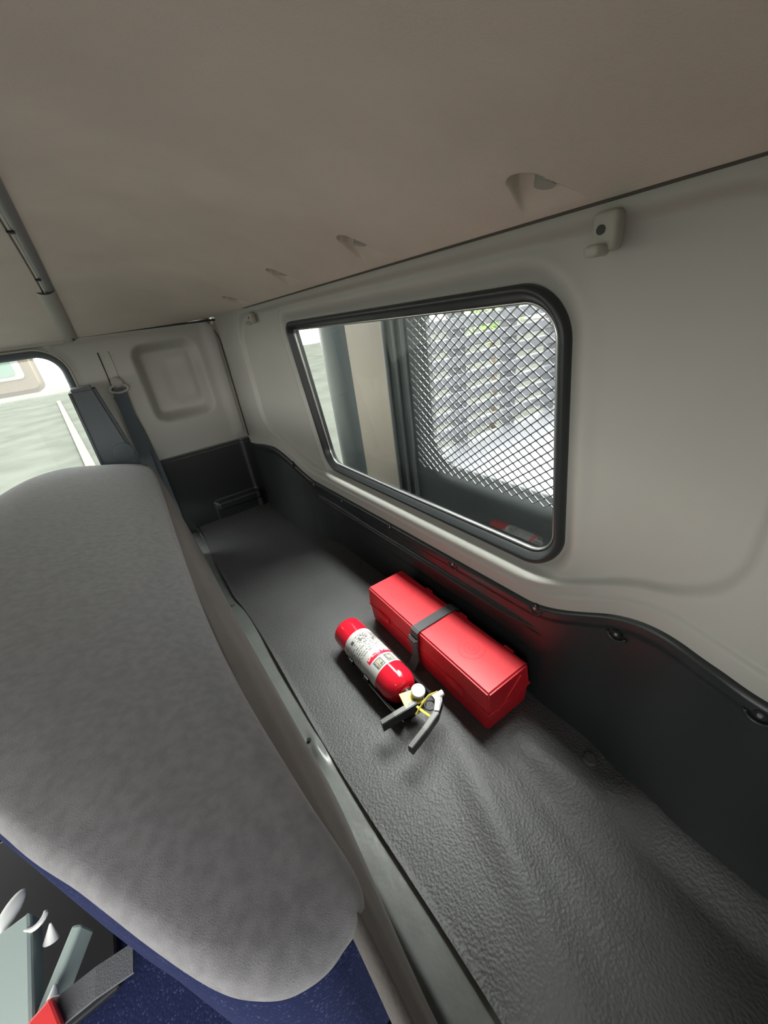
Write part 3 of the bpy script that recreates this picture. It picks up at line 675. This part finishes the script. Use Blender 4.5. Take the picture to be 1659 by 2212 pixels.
# expanded metal: diamonds as joined strands
vs, fs = [], []
def strand(a, b, wd=0.0013, th=0.0013):
    a, b = Vector(a), Vector(b); d = (b - a).normalized(); n = Vector((1, 0, 0)); s = d.cross(n) * wd; k = len(vs)
    for p in (a, b):
        for (i, j) in ((-1, -1), (1, -1), (1, 1), (-1, 1)): vs.append(p + s * i + n * th * j)
    for q in range(4): fs.append((k + q, k + (q + 1) % 4, k + 4 + (q + 1) % 4, k + 4 + q))
DY, DZ = 0.029, 0.0175
ny, nz = int(1.26 / DY), int(0.90 / DZ)
for j in range(nz):
    for i in range(ny):
        y = -0.36 + i * DY + (DY / 2 if j % 2 else 0); z = 0.362 + j * DZ / 1.0 * 0.62
        strand((0.708, y, z), (0.708, y + DY / 2, z + DZ * 0.62)); strand((0.708, y, z), (0.708, y - DY / 2, z + DZ * 0.62))
ms = mesh_obj('mesh_screen', vs, fs, MESHM, hb, smooth=False); ms['kind'] = 'stuff'; ms['label'] = 'grey expanded metal diamond mesh'
adopt(hb)
pn = thing('body_panel', 'cream painted upright panel beside the dark headboard', 'panel', (0.74, 1.14, -0.3))
bm = bmesh.new(); box_bm(bm, (0.745, 1.143, 0.315), (0.02, 0.236, 1.23), bevel=0.004); bm_obj('sheet', bm, CREAM, pn)
bm = bmesh.new(); box_bm(bm, (0.732, 1.030, 0.315), (0.012, 0.018, 1.23), bevel=0.003); bm_obj('edge_fold', bm, GREYM, pn)
adopt(pn)
du = thing('intake_duct', 'dark grey upright duct beyond the cream panel outside', 'duct', (0.80, 1.36, -0.3))
bm = bmesh.new(); cyl_bm(bm, (0.80, 1.365, -0.3), (0.80, 1.365, 0.93), 0.10, 0.10, 40); bm_obj('pipe', bm, mat('duct_grey', (0.10, 0.115, 0.115), 0.45), du, True, 40)
bm = bmesh.new(); cyl_bm(bm, (0.80, 1.365, 0.10), (0.80, 1.365, 0.13), 0.106, 0.106, 40); bm_obj('clamp_band', bm, GREYM, du, True, 40)
adopt(du)
# stake bed behind the headboard
bed = thing('stake_bed', 'grey slatted stake sides of the truck bed beyond the mesh', 'truck bed', (2.0, 0.4, 0.1))
def slat(name, c, s): b_ = bmesh.new(); box_bm(b_, c, s, bevel=0.004, seg=1); return bm_obj(name, b_, RAIL, bed)
slat('bed_floor', (2.2, 0.6, 0.04), (2.3, 1.9, 0.08))
for k in range(10): slat('rail', (2.2, 1.53, 0.16 + k * 0.090), (2.3, 0.03, 0.055))
for k in range(6): slat('stake', (1.15 + k * 0.42, 1.57, 0.58), (0.09, 0.05, 1.0))
for k in range(10): slat('gate_rail', (3.35, 0.6, 0.16 + k * 0.090), (0.03, 1.9, 0.060))
for k in range(6): slat('gate_stake', (3.39, -0.3 + k * 0.36, 0.58), (0.05, 0.10, 1.0))
adopt(bed)
# outside beyond the far door
gd = grid('ground', lin(-30, 30, 20), lin(-30, 40, 20), lambda x, y: (x, y, -1.22), CONC); struct(gd, 'bright washed out yard paving outside', 'ground')
kb = bpy.data.objects.new('kerb', None); C.objects.link(kb); tag(kb, 'pale cream kerb line on the yard outside the far door', 'kerb')
ribbon('kerb_stone', [(-2.15, 27, -1.19), (-0.80, 9.9, -1.19), (-0.35, 4.0, -1.19)], (1, 0, 0), 0.16, 0.06, KERB, kb)
mi = thing('side_mirror', 'cream rounded mirror housing with pale green glass outside the far door', 'mirror', (-0.40, 2.5, 0.60))
V = rrect(-0.42, 0.775, 0.205, 0.105, (0.04, 0.04, 0.05, 0.045), 8)
def slab(name, loop, ya, yb, m, parent, bev=0.0):
    bm = bmesh.new(); vs_ = [bm.verts.new((x, ya, z)) for (x, z) in loop]; f = bm.faces.new(vs_)
    r = bmesh.ops.extrude_face_region(bm, geom=[f]); bmesh.ops.translate(bm, verts=[v for v in r['geom'] if isinstance(v, bmesh.types.BMVert)], vec=(0, yb - ya, 0))
    if bev: bmesh.ops.bevel(bm, geom=[e for e in bm.edges if abs(e.verts[0].co.y - e.verts[1].co.y) < 1e-6], offset=bev, segments=3, affect='EDGES')
    return bm_obj(name, bm, m, parent, True, 50)
slab('housing', V, 2.5, 2.62, mat('tan_mirror_paint', (0.13, 0.105, 0.07), 0.4), mi, 0.02)
slab('bezel', rrect(-0.43, 0.800, 0.160, 0.062, 0.02, 6), 2.496, 2.503, GREYM, mi, 0.001)
slab('mirror_glass', rrect(-0.44, 0.803, 0.140, 0.047, 0.015, 6), 2.493, 2.499, mat('pale_green_glass', (0.11, 0.18, 0.14), 0.3), mi)
tube('mirror_arm', [(-0.58, 2.56, 0.74), (-0.78, 2.50, 0.66), (-0.95, 2.2, 0.60), (-1.0, 1.90, 0.58)], 0.012, BLACKM, mi, 8)
adopt(mi)

tr = thing('young_tree', 'light green young tree standing beyond the stake sides', 'tree', (5.2, 4.4, -1.22))
tube('trunk', [(5.2, 4.4, -1.22), (5.22, 4.38, -0.4), (5.18, 4.42, 0.5)], [0.06, 0.05, 0.03], mat('bark', (0.12, 0.09, 0.06), 0.9), tr, 8)
vs2, fs2 = [], []
for k in range(900):
    d = Vector((random.gauss(0, 1), random.gauss(0, 1), random.gauss(0, 1))).normalized() * 0.5 * random.random() ** 0.4
    c = Vector((5.2, 4.4, 0.72)) + Vector((d.x, d.y, d.z * 1.2)); a = Vector((random.gauss(0, 1), random.gauss(0, 1), random.gauss(0, 1))).normalized(); b = a.orthogonal().normalized()
    q = len(vs2); vs2 += [c - a * 0.06, c + b * 0.03, c + a * 0.06, c - b * 0.03]; fs2.append((q, q + 1, q + 2, q + 3))
cr_ = mesh_obj('crown', vs2, fs2, mat('young_leaf', (0.20, 0.30, 0.09), 0.6, var=0.2, vscale=9), tr, smooth=False); cr_['kind'] = 'stuff'
adopt(tr)
